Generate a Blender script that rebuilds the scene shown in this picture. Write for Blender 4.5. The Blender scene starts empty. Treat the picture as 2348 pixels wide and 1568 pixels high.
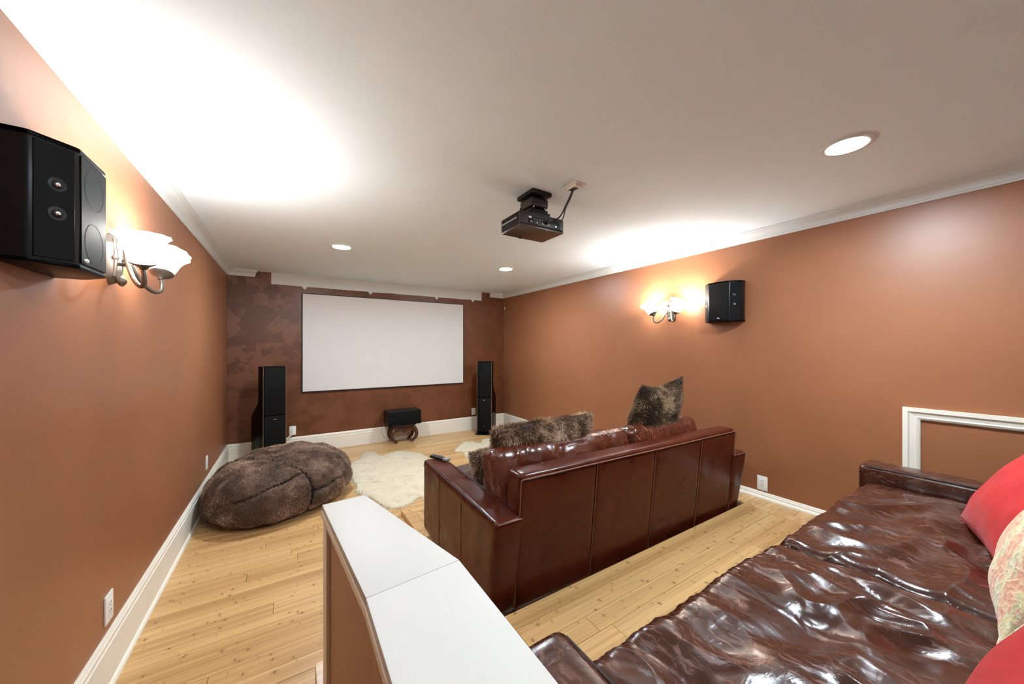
import bpy, bmesh, math, random
import numpy as np
from mathutils import Matrix, Vector

random.seed(7)
RNG = np.random.default_rng(11)
PI = math.pi
SC = bpy.context.scene
COL = SC.collection

# ------------------------------------------------------------------ camera, world, exposure
YAW = math.atan(511 / 810)
cam_d = bpy.data.cameras.new('camera')
cam_d.sensor_fit = 'HORIZONTAL'; cam_d.sensor_width = 36.0
cam_d.lens = 810 / 2348 * 36
cam_d.shift_y = 13 / 2348
cam_d.clip_start = 0.02
cam = bpy.data.objects.new('camera', cam_d); COL.objects.link(cam)
cam.location = (0, 0, 1.384); cam.rotation_euler = (PI / 2, 0, -YAW)
SC.camera = cam
SC.cycles.max_bounces = 7; SC.cycles.diffuse_bounces = 5; SC.cycles.glossy_bounces = 3
SC.cycles.use_light_tree = False; SC.cycles.caustics_reflective = False; SC.cycles.caustics_refractive = False
w = bpy.data.worlds.new('world'); SC.world = w; w.use_nodes = True
w.node_tree.nodes['Background'].inputs[0].default_value = (0.9, 0.95, 1.0, 1)
w.node_tree.nodes['Background'].inputs[1].default_value = 0.0
SC.view_settings.view_transform = 'Standard'; SC.view_settings.look = 'None'
SC.view_settings.gamma = 1.0; SC.view_settings.use_curve_mapping = False
SC.view_settings.exposure = 0.98
DOWN_W = 275.0
SCONCE_P = 8.5
SHADE_E = 20.0

# ------------------------------------------------------------------ numbers of the room (metres, low floor = 0)
XL, XR, YF, YB, ZC = -0.6335, 3.25, 5.43, -1.5, 2.339
UP, MID = 0.164, 0.04

# ------------------------------------------------------------------ node / material helpers
class NT:
    def __init__(s, name):
        s.m = bpy.data.materials.new(name); s.m.use_nodes = True
        s.t = s.m.node_tree; s.b = s.t.nodes['Principled BSDF']; s.out = s.t.nodes['Material Output']
    def n(s, typ, *ins, **kw):
        nd = s.t.nodes.new(typ)
        for k, v in kw.items():
            if k.startswith('i_'): s.set(nd.inputs[k[2:].replace('_', ' ')], v)
            else: setattr(nd, k, v)
        for i, v in enumerate(ins):
            if v is not None: s.set(nd.inputs[i], v)
        return nd
    def set(s, sock, v):
        if isinstance(v, bpy.types.NodeSocket): s.t.links.new(v, sock)
        elif isinstance(v, bpy.types.Node): s.t.links.new(v.outputs[0], sock)
        else:
            if hasattr(sock, 'default_value'):
                dv = sock.default_value
                if hasattr(dv, '__len__') and len(dv) == 4 and len(v) == 3: v = (*v, 1)
                sock.default_value = v
    def math(s, op, a, b=0.5, c=None, clamp=False):
        nd = s.n('ShaderNodeMath', a, b, operation=op, use_clamp=clamp)
        if c is not None: s.set(nd.inputs[2], c)
        return nd.outputs[0]
    def mix(s, f, a, b, blend='MIX'):
        nd = s.t.nodes.new('ShaderNodeMix'); nd.data_type = 'RGBA'; nd.blend_type = blend
        s.set(nd.inputs['Factor'], f); s.set(nd.inputs[6], a); s.set(nd.inputs[7], b)
        return nd.outputs[2]
    def ramp(s, f, stops):
        nd = s.t.nodes.new('ShaderNodeValToRGB'); s.set(nd.inputs[0], f)
        cr = nd.color_ramp
        while len(cr.elements) < len(stops): cr.elements.new(0.5)
        for e, (p, c) in zip(cr.elements, stops):
            e.position = p; e.color = (*c, 1) if len(c) == 3 else c
        return nd.outputs[0]
    def rng(s, f, a, b, c, d, smooth=False):
        nd = s.n('ShaderNodeMapRange', f, a, b, c, d)
        if smooth: nd.interpolation_type = 'SMOOTHSTEP'
        return nd.outputs[0]
    def obj(s): return s.n('ShaderNodeTexCoord').outputs['Object']
    def mapv(s, v, scale=(1, 1, 1), rot=(0, 0, 0), loc=(0, 0, 0)):
        nd = s.n('ShaderNodeMapping', v); nd.inputs['Scale'].default_value = scale
        nd.inputs['Rotation'].default_value = rot; s.set(nd.inputs['Location'], loc)
        return nd.outputs[0]
    def noise(s, v, scale, detail=2.0, rough=0.5, dist=0.0):
        return s.n('ShaderNodeTexNoise', i_Vector=v, i_Scale=scale, i_Detail=detail, i_Roughness=rough, i_Distortion=dist).outputs[0]
    def vor(s, v, scale, feature='F1', metric='EUCLIDEAN'):
        nd = s.n('ShaderNodeTexVoronoi', feature=feature); 
        if feature != 'DISTANCE_TO_EDGE': nd.distance = metric
        s.set(nd.inputs['Vector'], v); s.set(nd.inputs['Scale'], scale); return nd
    def bump(s, h, strength=0.3, dist=0.002, prev=None):
        nd = s.n('ShaderNodeBump', i_Strength=strength, i_Distance=dist, i_Height=h)
        if prev is not None: s.set(nd.inputs['Normal'], prev)
        return nd.outputs[0]
    def fin(s, color=None, rough=None, metal=None, normal=None, coat=None, coat_r=None, spec=None, sheen=None):
        b = s.b
        for key, v in (('Base Color', color), ('Roughness', rough), ('Metallic', metal), ('Normal', normal), ('Coat Weight', coat),
                       ('Coat Roughness', coat_r), ('Specular IOR Level', spec), ('Sheen Weight', sheen)):
            if v is not None: s.set(b.inputs[key], v)
        return s.m

M = {}
def plain(name, col, rough=0.5, metal=0.0, bump=0.0, bscale=300, var=0.06, coat=None, spec=None):
    t = NT(name); o = t.obj()
    f = t.noise(o, 6, 3)
    c = t.mix(t.rng(f, 0.3, 0.7, 0, 1), tuple(x * (1 - var) for x in col), tuple(min(1, x * (1 + var)) for x in col))
    nm = t.bump(t.noise(o, bscale, 2), bump, 0.001) if bump else None
    M[name] = t.fin(c, rough, metal, nm, coat=coat, spec=spec); return M[name]

def mat_wall():
    t = NT('brown_paint'); o = t.obj()
    big = t.noise(o, 1.4, 4, 0.6)
    c = t.mix(t.rng(big, 0.3, 0.7, 0, 1), (0.258, 0.098, 0.042), (0.300, 0.116, 0.051))
    sc = t.noise(t.mapv(o, (1, 1, 1)), 9, 5, 0.75)
    c = t.mix(t.rng(sc, 0.66, 0.8, 0, 0.25), c, (0.46, 0.22, 0.13))
    nm = t.bump(t.noise(o, 230, 2), 0.22, 0.0012)
    nm = t.bump(t.noise(o, 3, 3), 0.10, 0.02, nm)
    M['wall'] = t.fin(c, 0.40, normal=nm, spec=0.45)
def mat_stroke_wall():
    t = NT('brushed_brown_paint'); o = t.obj()
    wob = t.n('ShaderNodeTexNoise', i_Vector=o, i_Scale=26.0, i_Detail=4.0).outputs['Color']
    v = t.n('ShaderNodeVectorMath', o, t.n('ShaderNodeVectorMath', wob, (0.030, 0.030, 0.030), operation='MULTIPLY').outputs[0], operation='ADD').outputs[0]
    acc = None
    for k, (r, sc, off) in enumerate(((0.35, 5.2, 0.0), (-0.75, 4.3, 3.1), (0.95, 6.5, 7.7), (0.05, 7.5, 5.5))):
        vo = t.vor(t.mapv(v, (1, 0.02, 1.0), (0, r, 0), (off, 0, off)), sc, 'F1', 'CHEBYCHEV')
        sep = t.n('ShaderNodeSeparateColor', vo.outputs['Color']).outputs[k % 3]
        acc = sep if acc is None else t.math('ADD', acc, sep)
    patch = t.math('MULTIPLY', acc, 0.25)
    xyz = t.n('ShaderNodeSeparateXYZ', o)
    # thin fresh paint towards the upper left of the wall, where the old coat shows between strokes
    lx = t.rng(xyz.outputs[0], -0.7, 0.9, 1.0, 0.0); lz = t.rng(xyz.outputs[2], 0.3, 2.3, 0.25, 1.0)
    thin = t.math('MULTIPLY', lx, lz)
    dark = t.mix(thin, (0.122, 0.037, 0.0125), (0.080, 0.026, 0.0115))
    light = t.mix(thin, (0.152, 0.049, 0.018), (0.185, 0.078, 0.044))
    f = t.rng(patch, 0.42, 0.64, 0.0, 1.0, True)
    c = t.mix(f, dark, light)
    fib = t.noise(t.mapv(o, (30, 1, 6), (0, 0.6, 0)), 3, 4, 0.7)
    c = t.mix(t.rng(fib, 0.55, 0.8, 0, 0.35), c, light)
    nm = t.bump(t.noise(o, 200, 2), 0.2, 0.0012)
    M['stroke'] = t.fin(c, 0.42, normal=nm, spec=0.45)
def mat_bamboo():
    t = NT('bamboo_plank'); o = t.obj()
    rnd = t.n('ShaderNodeObjectInfo').outputs['Random']
    p = t.n('ShaderNodeVectorMath', o, t.n('ShaderNodeCombineXYZ', t.math('MULTIPLY', rnd, 37.0), t.math('MULTIPLY', rnd, 13.0), 0.0).outputs[0], operation='ADD').outputs[0]
    xyz = t.n('ShaderNodeSeparateXYZ', p)
    strip = t.math('FLOOR', t.math('DIVIDE', xyz.outputs[1], 0.0185))
    wn = t.n('ShaderNodeTexWhiteNoise', noise_dimensions='1D'); t.set(wn.inputs['W'], strip); r1 = wn.outputs['Value']
    u = t.math('ADD', t.math('DIVIDE', xyz.outputs[0], 0.36), t.math('MULTIPLY', r1, 9.0))
    cell = t.math('FLOOR', u)
    wn2 = t.n('ShaderNodeTexWhiteNoise', noise_dimensions='2D'); t.set(wn2.inputs['Vector'], t.n('ShaderNodeCombineXYZ', cell, strip, 0.0).outputs[0])
    r2 = wn2.outputs['Value']
    fr = t.math('ABSOLUTE', t.math('SUBTRACT', t.math('FRACT', u), t.math('ADD', 0.25, t.math('MULTIPLY', r2, 0.5))))
    knot = t.rng(fr, 0.006, 0.016, 1.0, 0.0, True)
    tone = t.math('ADD', t.math('MULTIPLY', r1, 0.60), t.math('MULTIPLY', rnd, 0.55))
    c = t.ramp(tone, [(0.0, (0.40, 0.222, 0.086)), (0.45, (0.52, 0.305, 0.124)), (1.0, (0.64, 0.405, 0.180))])
    gr = t.noise(t.mapv(p, (2.2, 130, 1)), 1.0, 3, 0.6)
    c = t.mix(t.rng(gr, 0.40, 0.70, 0, 0.50), c, (0.36, 0.20, 0.08))
    smudge = t.math('MULTIPLY', t.rng(fr, 0.01, 0.07, 0.35, 0.0, True), t.rng(r2, 0.4, 1.0, 0.0, 1.0))
    kn = t.math('ADD', t.math('MULTIPLY', knot, t.rng(r2, 0.0, 1.0, 0.15, 0.75)), smudge, clamp=True)
    c = t.mix(kn, c, (0.25, 0.125, 0.05))
    M['bamboo'] = t.fin(c, 0.26, spec=0.5)
def mat_leather(name, c0, c1, c2, rough, scr=0.5, wr=0.0, coat=0.35, spec=0.5):
    t = NT(name); o = t.obj()
    a = t.noise(o, 4.5, 2, 0.5, 0.3); b = t.noise(o, 17, 1, 0.5)
    c = t.ramp(t.math('ADD', t.math('MULTIPLY', a, 0.65), t.math('MULTIPLY', b, 0.35)), [(0.24, c0), (0.50, c1), (0.76, c2)])
    v = t.n('ShaderNodeVectorMath', o, t.n('ShaderNodeVectorMath', t.n('ShaderNodeTexNoise', i_Vector=o, i_Scale=9.0, i_Detail=3.0).outputs['Color'], (0.09, 0.09, 0.09), operation='MULTIPLY').outputs[0], operation='ADD').outputs[0]
    e1 = t.vor(v, 19, 'DISTANCE_TO_EDGE').outputs[0]
    crk = t.rng(e1, 0.0, 0.012, 1.0, 0.0)
    e2 = t.rng(t.noise(t.mapv(v, (40, 7, 14), (0.3, 0.2, 0.8)), 2.0, 3, 0.6), 0.54, 0.68, 0.0, 1.0)
    msk = t.rng(t.noise(o, 3.3, 2), 0.36, 0.60, 0.0, 1.0)
    f = t.math('MULTIPLY', t.math('ADD', t.math('MULTIPLY', crk, 0.35), t.math('MULTIPLY', e2, 0.8), clamp=True), t.math('MULTIPLY', msk, scr))
    c = t.mix(f, c, tuple(min(1, x * 2.4 + 0.012) for x in c2))
    nm = t.bump(t.noise(o, 34, 2, 0.5), 0.12, 0.004)
    if wr:
        cre = t.noise(t.mapv(v, (16, 34, 20), (0.2, 0.1, 0.55)), 1.0, 4, 0.6, 0.4)
        nm = t.bump(t.math('ABSOLUTE', t.math('SUBTRACT', cre, 0.5)), wr * 4.0, 0.005, nm)
    if wr:
        wv = t.noise(t.mapv(v, (1.0, 0.45, 1.0), (0, 0, 0.5)), 11, 3, 0.5, 0.5)
        wv = t.math('ABSOLUTE', t.math('SUBTRACT', wv, 0.5))
        nm = t.bump(wv, wr, 0.02, nm)
    rg = t.math('ADD', t.rng(a, 0.3, 0.7, rough * 0.75, rough * 1.35), t.math('MULTIPLY', f, 0.30))
    M[name] = t.fin(c, rg, normal=nm, coat=coat, coat_r=0.12, spec=spec)
def mat_fur(name, root, mid, tip, patch=0.5, pscale=6.0):
    t = NT(name); o = t.obj()
    at = t.n('ShaderNodeAttribute', attribute_name='along').outputs['Fac']
    ti = t.n('ShaderNodeAttribute', attribute_name='tint').outputs['Fac']
    pn = t.rng(t.noise(o, pscale, 4, 0.6), 0.35, 0.65, -patch, patch)
    f = t.math('ADD', t.math('ADD', t.math('MULTIPLY', at, 0.65), t.math('MULTIPLY', t.math('SUBTRACT', ti, 0.5), 0.7)), t.math('MULTIPLY', pn, 0.5), clamp=True)
    c = t.ramp(f, [(0.0, root), (0.45, mid), (1.0, tip)])
    t.fin(c, 0.65, spec=0.25)
    tr = t.n('ShaderNodeBsdfTranslucent', c)
    mx = t.n('ShaderNodeMixShader', 0.25, t.b.outputs[0], tr.outputs[0])
    t.t.links.new(mx.outputs[0], t.out.inputs[0])
    M[name] = t.m
def mat_emit(name, col, st, base=(0.9, 0.9, 0.88)):
    t = NT(name); t.fin(base, 0.4)
    t.b.inputs['Emission Color'].default_value = (*col, 1); t.b.inputs['Emission Strength'].default_value = st
    M[name] = t.m

mat_wall(); mat_stroke_wall(); mat_bamboo()
plain('ceiling', (0.745, 0.86, 0.955), 0.85, bump=0.18, bscale=260, var=0.01)
plain('white_paint', (0.70, 0.755, 0.79), 0.38, var=0.015)
plain('cream_paint', (0.76, 0.71, 0.61), 0.42, var=0.02)
plain('cap_paint', (0.525, 0.505, 0.47), 0.5, bump=0.05, bscale=60, var=0.01, spec=0.3)
plain('patch_plaster', (0.66, 0.69, 0.70), 0.8, bump=0.2, bscale=120, var=0.03)
plain('subfloor', (0.14, 0.09, 0.05), 0.8)
mat_leather('leather_front', (0.046, 0.0068, 0.0024), (0.064, 0.0100, 0.0036), (0.092, 0.0175, 0.0064), 0.30, 0.15, coat=0.06, spec=0.22)
mat_leather('leather_back_cushion', (0.046, 0.0080, 0.0034), (0.072, 0.0140, 0.0060), (0.110, 0.027, 0.011), 0.24, 1.0, 0.12, coat=0.3)
mat_leather('leather_rear', (0.026, 0.0062, 0.0032), (0.040, 0.0108, 0.0055), (0.064, 0.0205, 0.0105), 0.215, 1.0, 0.09, coat=0.25)
plain('seam_thread', (0.20, 0.085, 0.045), 0.5)
plain('seam_dark', (0.02, 0.008, 0.005), 0.6)
plain('dark_wood', (0.030, 0.014, 0.008), 0.4)
plain('plastic_black', (0.006, 0.006, 0.0065), 0.38, spec=0.25)
plain('gloss_black', (0.0015, 0.0015, 0.0015), 0.30, spec=0.035)
plain('metal_trim', (0.30, 0.24, 0.18), 0.3, 1.0)
plain('badge_silver', (0.75, 0.73, 0.70), 0.25, 1.0)
plain('pewter', (0.17, 0.15, 0.128), 0.40, 0.8, bump=0.3, bscale=90, var=0.25)
plain('outlet_white', (0.80, 0.78, 0.74), 0.35, var=0.01)
plain('slot_dark', (0.05, 0.045, 0.04), 0.6)
plain('screen_fabric', (0.63, 0.595, 0.565), 0.75, bump=0.05, bscale=500, var=0.01)
plain('frame_black', (0.012, 0.009, 0.009), 0.6)
plain('stool_wood', (0.070, 0.021, 0.011), 0.26, var=0.4, bump=0.2, bscale=40)
plain('projector_shell', (0.022, 0.016, 0.012), 0.38, var=0.1)
plain('projector_bottom', (0.050, 0.026, 0.019), 0.30, var=0.1)
plain('cable_black', (0.008, 0.008, 0.008), 0.4)
plain('cord_white', (0.72, 0.66, 0.58), 0.5)
plain('grey_rubber', (0.20, 0.20, 0.20), 0.45)
plain('hide', (0.55, 0.47, 0.34), 0.9)
plain('fur_hide', (0.10, 0.06, 0.042), 0.9, var=0.2)
plain('bag_seam', (0.018, 0.010, 0.007), 0.9)
plain('pillow_hide', (0.045, 0.028, 0.018), 0.9, var=0.3)
mat_fur('fur_bag', (0.11, 0.066, 0.045), (0.34, 0.215, 0.155), (0.72, 0.53, 0.40), 0.85, 6.0)
mat_fur('fur_pillow', (0.050, 0.024, 0.013), (0.34, 0.195, 0.110), (0.92, 0.74, 0.55), 0.9, 6.5)
mat_fur('fur_pillow_dark', (0.030, 0.016, 0.008), (0.17, 0.100, 0.054), (0.72, 0.53, 0.34), 0.85, 6.0)
mat_fur('wool', (0.54, 0.44, 0.29), (0.70, 0.61, 0.46), (0.80, 0.74, 0.62), 0.4, 9.0)
for _k, _f in (('a', 1.4), ('b', 1.85), ('c', 0.60)): mat_emit('lens_glow_' + _k, (0.85, 0.98, 1.08), DOWN_W * _f)
mat_emit('shade_glow', (1.0, 0.96, 0.88), SHADE_E)
mat_emit('led_green', (0.2, 1.0, 0.3), 2.0); mat_emit('led_red', (1.0, 0.1, 0.03), 2.0)
def mat_grille():
    t = NT('grille_cloth'); o = t.obj()
    wv = t.n('ShaderNodeTexChecker', i_Vector=o, i_Scale=380.0).outputs['Fac']
    c = t.mix(wv, (0.0015, 0.0015, 0.0015), (0.006, 0.006, 0.0063))
    M['grille'] = t.fin(c, 0.6, normal=t.bump(wv, 0.3, 0.0008), spec=0.12)
mat_grille()
def mat_cloth(name, col, var=0.10):
    t = NT(name); o = t.obj()
    f = t.noise(o, 45, 5, 0.7); g = t.noise(o, 700, 2)
    c = t.mix(t.rng(f, 0.3, 0.7, 0, 1), tuple(x * (1 - var) for x in col), tuple(min(1, x * (1 + var)) for x in col))
    M[name] = t.fin(c, 0.82, normal=t.bump(g, 0.25, 0.0006, t.bump(f, 0.2, 0.002)), sheen=0.08, spec=0.15)
mat_cloth('red_cloth', (0.40, 0.020, 0.018))
def mat_pattern():
    t = NT('paisley_cloth'); o = t.obj()
    wob = t.n('ShaderNodeTexNoise', i_Vector=o, i_Scale=22.0, i_Detail=3.0).outputs['Color']
    v = t.n('ShaderNodeVectorMath', o, t.n('ShaderNodeVectorMath', wob, (0.05, 0.05, 0.05), operation='MULTIPLY').outputs[0], operation='ADD').outputs[0]
    band = t.n('ShaderNodeTexWave', i_Vector=v, i_Scale=3.4, i_Distortion=1.5, bands_direction='X').outputs['Fac']
    vo = t.vor(v, 95, 'F1'); cr = t.n('ShaderNodeSeparateColor', vo.outputs['Color']).outputs[0]
    warm = t.ramp(cr, [(0.0, (0.52, 0.22, 0.13)), (0.5, (0.62, 0.32, 0.19)), (1.0, (0.66, 0.47, 0.30))])
    pale = t.ramp(cr, [(0.0, (0.40, 0.36, 0.22)), (0.45, (0.62, 0.52, 0.26)), (0.8, (0.62, 0.58, 0.42)), (1.0, (0.60, 0.25, 0.16))])
    c = t.mix(t.rng(band, 0.42, 0.58, 0, 1), pale, warm)
    M['paisley'] = t.fin(c, 0.8, normal=t.bump(vo.outputs['Distance'], 0.5, 0.003), sheen=0.2, spec=0.25)
mat_pattern()

# ------------------------------------------------------------------ mesh helpers
class MB:
    def __init__(s): s.v = []; s.f = []
    def add(s, vs, fs):
        o = len(s.v); s.v += [tuple(p) for p in vs]; s.f += [tuple(i + o for i in f) for f in fs]; return s
    def box(s, x0, x1, y0, y1, z0, z1):
        return s.add([(x0, y0, z0), (x1, y0, z0), (x1, y1, z0), (x0, y1, z0), (x0, y0, z1), (x1, y0, z1), (x1, y1, z1), (x0, y1, z1)],
                     [(0, 3, 2, 1), (4, 5, 6, 7), (0, 1, 5, 4), (1, 2, 6, 5), (2, 3, 7, 6), (3, 0, 4, 7)])
    def prism(s, pts, z0, z1):
        n = len(pts)
        return s.add([(x, y, z0) for x, y in pts] + [(x, y, z1) for x, y in pts],
                     [tuple(range(n))[::-1], tuple(range(n, 2 * n))] + [(i, (i + 1) % n, n + (i + 1) % n, n + i) for i in range(n)])
    def sweep(s, prof, a, b, fn):
        # profile points (p, q) carried from a to b; fn(p, q, t) gives the place
        n = len(prof)
        return s.add([fn(p, q, a) for p, q in prof] + [fn(p, q, b) for p, q in prof],
                     [tuple(range(n)), tuple(range(2 * n - 1, n - 1, -1))] + [(i, n + i, n + (i + 1) % n, (i + 1) % n) for i in range(n)])
    def lathe(s, prof, n=28, mat=None, cap=True):
        vs = []; fs = []
        for r, z in prof:
            for k in range(n):
                a = 2 * PI * k / n; vs.append((r * math.cos(a), r * math.sin(a), z))
        for i in range(len(prof) - 1):
            for k in range(n):
                k2 = (k + 1) % n; fs.append((i * n + k, i * n + k2, (i + 1) * n + k2, (i + 1) * n + k))
        if cap: fs.append(tuple(range(n))[::-1]); fs.append(tuple((len(prof) - 1) * n + k for k in range(n)))
        if mat is not None: vs = [tuple(mat @ Vector(p)) for p in vs]
        return s.add(vs, fs)
    def tube(s, path, r, n=8, rs=None, smooth=0):
        P = [Vector(p) for p in path]
        if smooth:
            Q = []
            for i in range(len(P) - 1):
                p0 = P[max(i - 1, 0)]; p1 = P[i]; p2 = P[i + 1]; p3 = P[min(i + 2, len(P) - 1)]
                for k in range(smooth):
                    t = k / smooth
                    Q.append(0.5 * ((2 * p1) + (p2 - p0) * t + (2 * p0 - 5 * p1 + 4 * p2 - p3) * t * t + (3 * p1 - p0 - 3 * p2 + p3) * t ** 3))
            Q.append(P[-1]); P = Q
        vs = []; fs = []; up = Vector((0, 0, 1)); prev = None
        for i, p in enumerate(P):
            d = (P[min(i + 1, len(P) - 1)] - P[max(i - 1, 0)])
            d = d.normalized() if d.length > 1e-9 else Vector((0, 0, 1))
            a = prev if prev is not None else (up if abs(d.z) < 0.9 else Vector((1, 0, 0)))
            a = (a - d * a.dot(d)).normalized(); prev = a; b = d.cross(a)
            rr = r if rs is None else rs[min(int(i * len(rs) / len(P)), len(rs) - 1)]
            for k in range(n):
                t = 2 * PI * k / n; vs.append(tuple(p + a * math.cos(t) * rr + b * math.sin(t) * rr))
        for i in range(len(P) - 1):
            for k in range(n):
                k2 = (k + 1) % n; fs.append((i * n + k, i * n + k2, (i + 1) * n + k2, (i + 1) * n + k))
        fs.append(tuple(range(n))[::-1]); fs.append(tuple((len(P) - 1) * n + k for k in range(n)))
        return s.add(vs, fs)
    def xf(s, m):
        s.v = [tuple(m @ Vector(p)) for p in s.v]; return s
    def mesh(s, name, bevel=0.0, seg=2, smooth=None):
        me = bpy.data.meshes.new(name); me.from_pydata(s.v, [], s.f)
        bm = bmesh.new(); bm.from_mesh(me)
        bmesh.ops.recalc_face_normals(bm, faces=bm.faces)
        if bevel: bmesh.ops.bevel(bm, geom=[e for e in bm.edges if e.calc_face_angle(0) > 0.35], offset=bevel, segments=seg, profile=0.6, affect='EDGES', clamp_overlap=True)
        bm.to_mesh(me); bm.free()
        if smooth is None: smooth = bool(bevel)
        if smooth:
            me.shade_smooth(); me.set_sharp_from_angle(angle=math.radians(38))
        return me
def link(name, me, mat=None, parent=None, loc=None, rot=None):
    o = bpy.data.objects.new(name, me); COL.objects.link(o)
    if mat is not None and me is not None:
        if not me.materials: me.materials.append(M[mat])
    if parent is not None: o.parent = parent
    if loc is not None: o.location = loc
    if rot is not None: o.rotation_euler = rot
    return o
def part(name, mb, mat, parent=None, bevel=0.0, seg=2, smooth=None, **kw):
    return link(name, mb.mesh(name, bevel, seg, smooth), mat, parent, **kw)
def thing(name, label, cat, loc=(0, 0, 0), rot=(0, 0, 0), group=None, kind=None):
    o = bpy.data.objects.new(name, None); COL.objects.link(o); o.empty_display_size = 0.05
    o.location = loc; o.rotation_euler = rot; return tag(o, label, cat, group, kind)
def tag(o, label, cat, group=None, kind=None):
    o['label'] = label; o['category'] = cat
    if group: o['group'] = group
    if kind: o['kind'] = kind
    return o
def B(*a): return MB().box(*a)

# --- vector noise
_PERM = np.random.default_rng(3).permutation(256); _PERM = np.concatenate([_PERM, _PERM, _PERM])
_G = np.random.default_rng(5).normal(size=(256, 3)); _G /= np.linalg.norm(_G, axis=1)[:, None]
def pn(p):
    p = np.asarray(p, float); i = np.floor(p).astype(int); f = p - i; i &= 255
    u = f * f * f * (f * (f * 6 - 15) + 10); r = 0
    for dx in (0, 1):
        for dy in (0, 1):
            for dz in (0, 1):
                h = _PERM[_PERM[_PERM[(i[:, 0] + dx) & 255] + ((i[:, 1] + dy) & 255)] + ((i[:, 2] + dz) & 255)] & 255
                g = _G[h]; d = f - np.array((dx, dy, dz))
                wgt = (u[:, 0] if dx else 1 - u[:, 0]) * (u[:, 1] if dy else 1 - u[:, 1]) * (u[:, 2] if dz else 1 - u[:, 2])
                r = r + wgt * (g * d).sum(1)
    return r * 1.5
def fbm(p, o=3):
    r = 0; a = 1.0
    for k in range(o): r = r + a * pn(p * 2 ** k + 17.3 * k); a *= 0.5
    return r
def warp(p, f, a):
    return p + a * np.stack([pn(p * f + 3.1), pn(p * f + 41.7), pn(p * f + 77.9)], 1)

def lattice(nx, ny, nz):
    """welded surface lattice of a box: integer coords and quads"""
    idx = {}; pts = []; fs = []
    def vid(i, j, k):
        key = (i, j, k); q = idx.get(key)
        if q is None: q = idx[key] = len(pts); pts.append(key)
        return q
    for k, fl in ((0, 1), (nz, 0)):
        for i in range(nx):
            for j in range(ny):
                q = [vid(i, j, k), vid(i + 1, j, k), vid(i + 1, j + 1, k), vid(i, j + 1, k)]; fs.append(q[::-1] if fl else q)
    for j, fl in ((0, 0), (ny, 1)):
        for i in range(nx):
            for k in range(nz):
                q = [vid(i, j, k), vid(i + 1, j, k), vid(i + 1, j, k + 1), vid(i, j, k + 1)]; fs.append(q[::-1] if fl else q)
    for i, fl in ((0, 1), (nx, 0)):
        for j in range(ny):
            for k in range(nz):
                q = [vid(i, j, k), vid(i, j + 1, k), vid(i, j + 1, k + 1), vid(i, j, k + 1)]; fs.append(q[::-1] if fl else q)
    return np.array(pts, float) / np.array((nx, ny, nz)) * 2 - 1, np.array(fs)
def np_mesh(name, v, f, smooth=True):
    me = bpy.data.meshes.new(name); k = f.shape[1]
    me.vertices.add(len(v)); me.vertices.foreach_set('co', np.asarray(v, np.float32).ravel())
    me.loops.add(f.size); me.loops.foreach_set('vertex_index', f.astype(np.int32).ravel())
    me.polygons.add(len(f)); me.polygons.foreach_set('loop_start', np.arange(0, f.size, k, dtype=np.int32))
    me.update(calc_edges=True); me.validate()
    if smooth: me.shade_smooth()
    return me
def softbox(size, seg, r, crown=0.0):
    """rounded box: points, outward normals, quads; crown puffs the +z and -z faces"""
    c, f = lattice(*seg); h = np.array(size) / 2
    # crowd the lattice towards the edges a little
    p = c * h; inner = np.clip(p, -(h - r), h - r); d = p - inner
    L = np.linalg.norm(d, axis=1); dn = d / np.maximum(L, 1e-9)[:, None]
    on = L > 1e-9
    q = p.copy(); q[on] = inner[on] + dn[on] * r
    nrm = np.where(on[:, None], dn, 0)
    u = np.clip(1 - c[:, 0] ** 4, 0, 1) * np.clip(1 - c[:, 1] ** 4, 0, 1)
    q[:, 2] += np.sign(c[:, 2]) * np.abs(c[:, 2]) * crown * np.sqrt(u)
    return c, q, nrm, f

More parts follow.
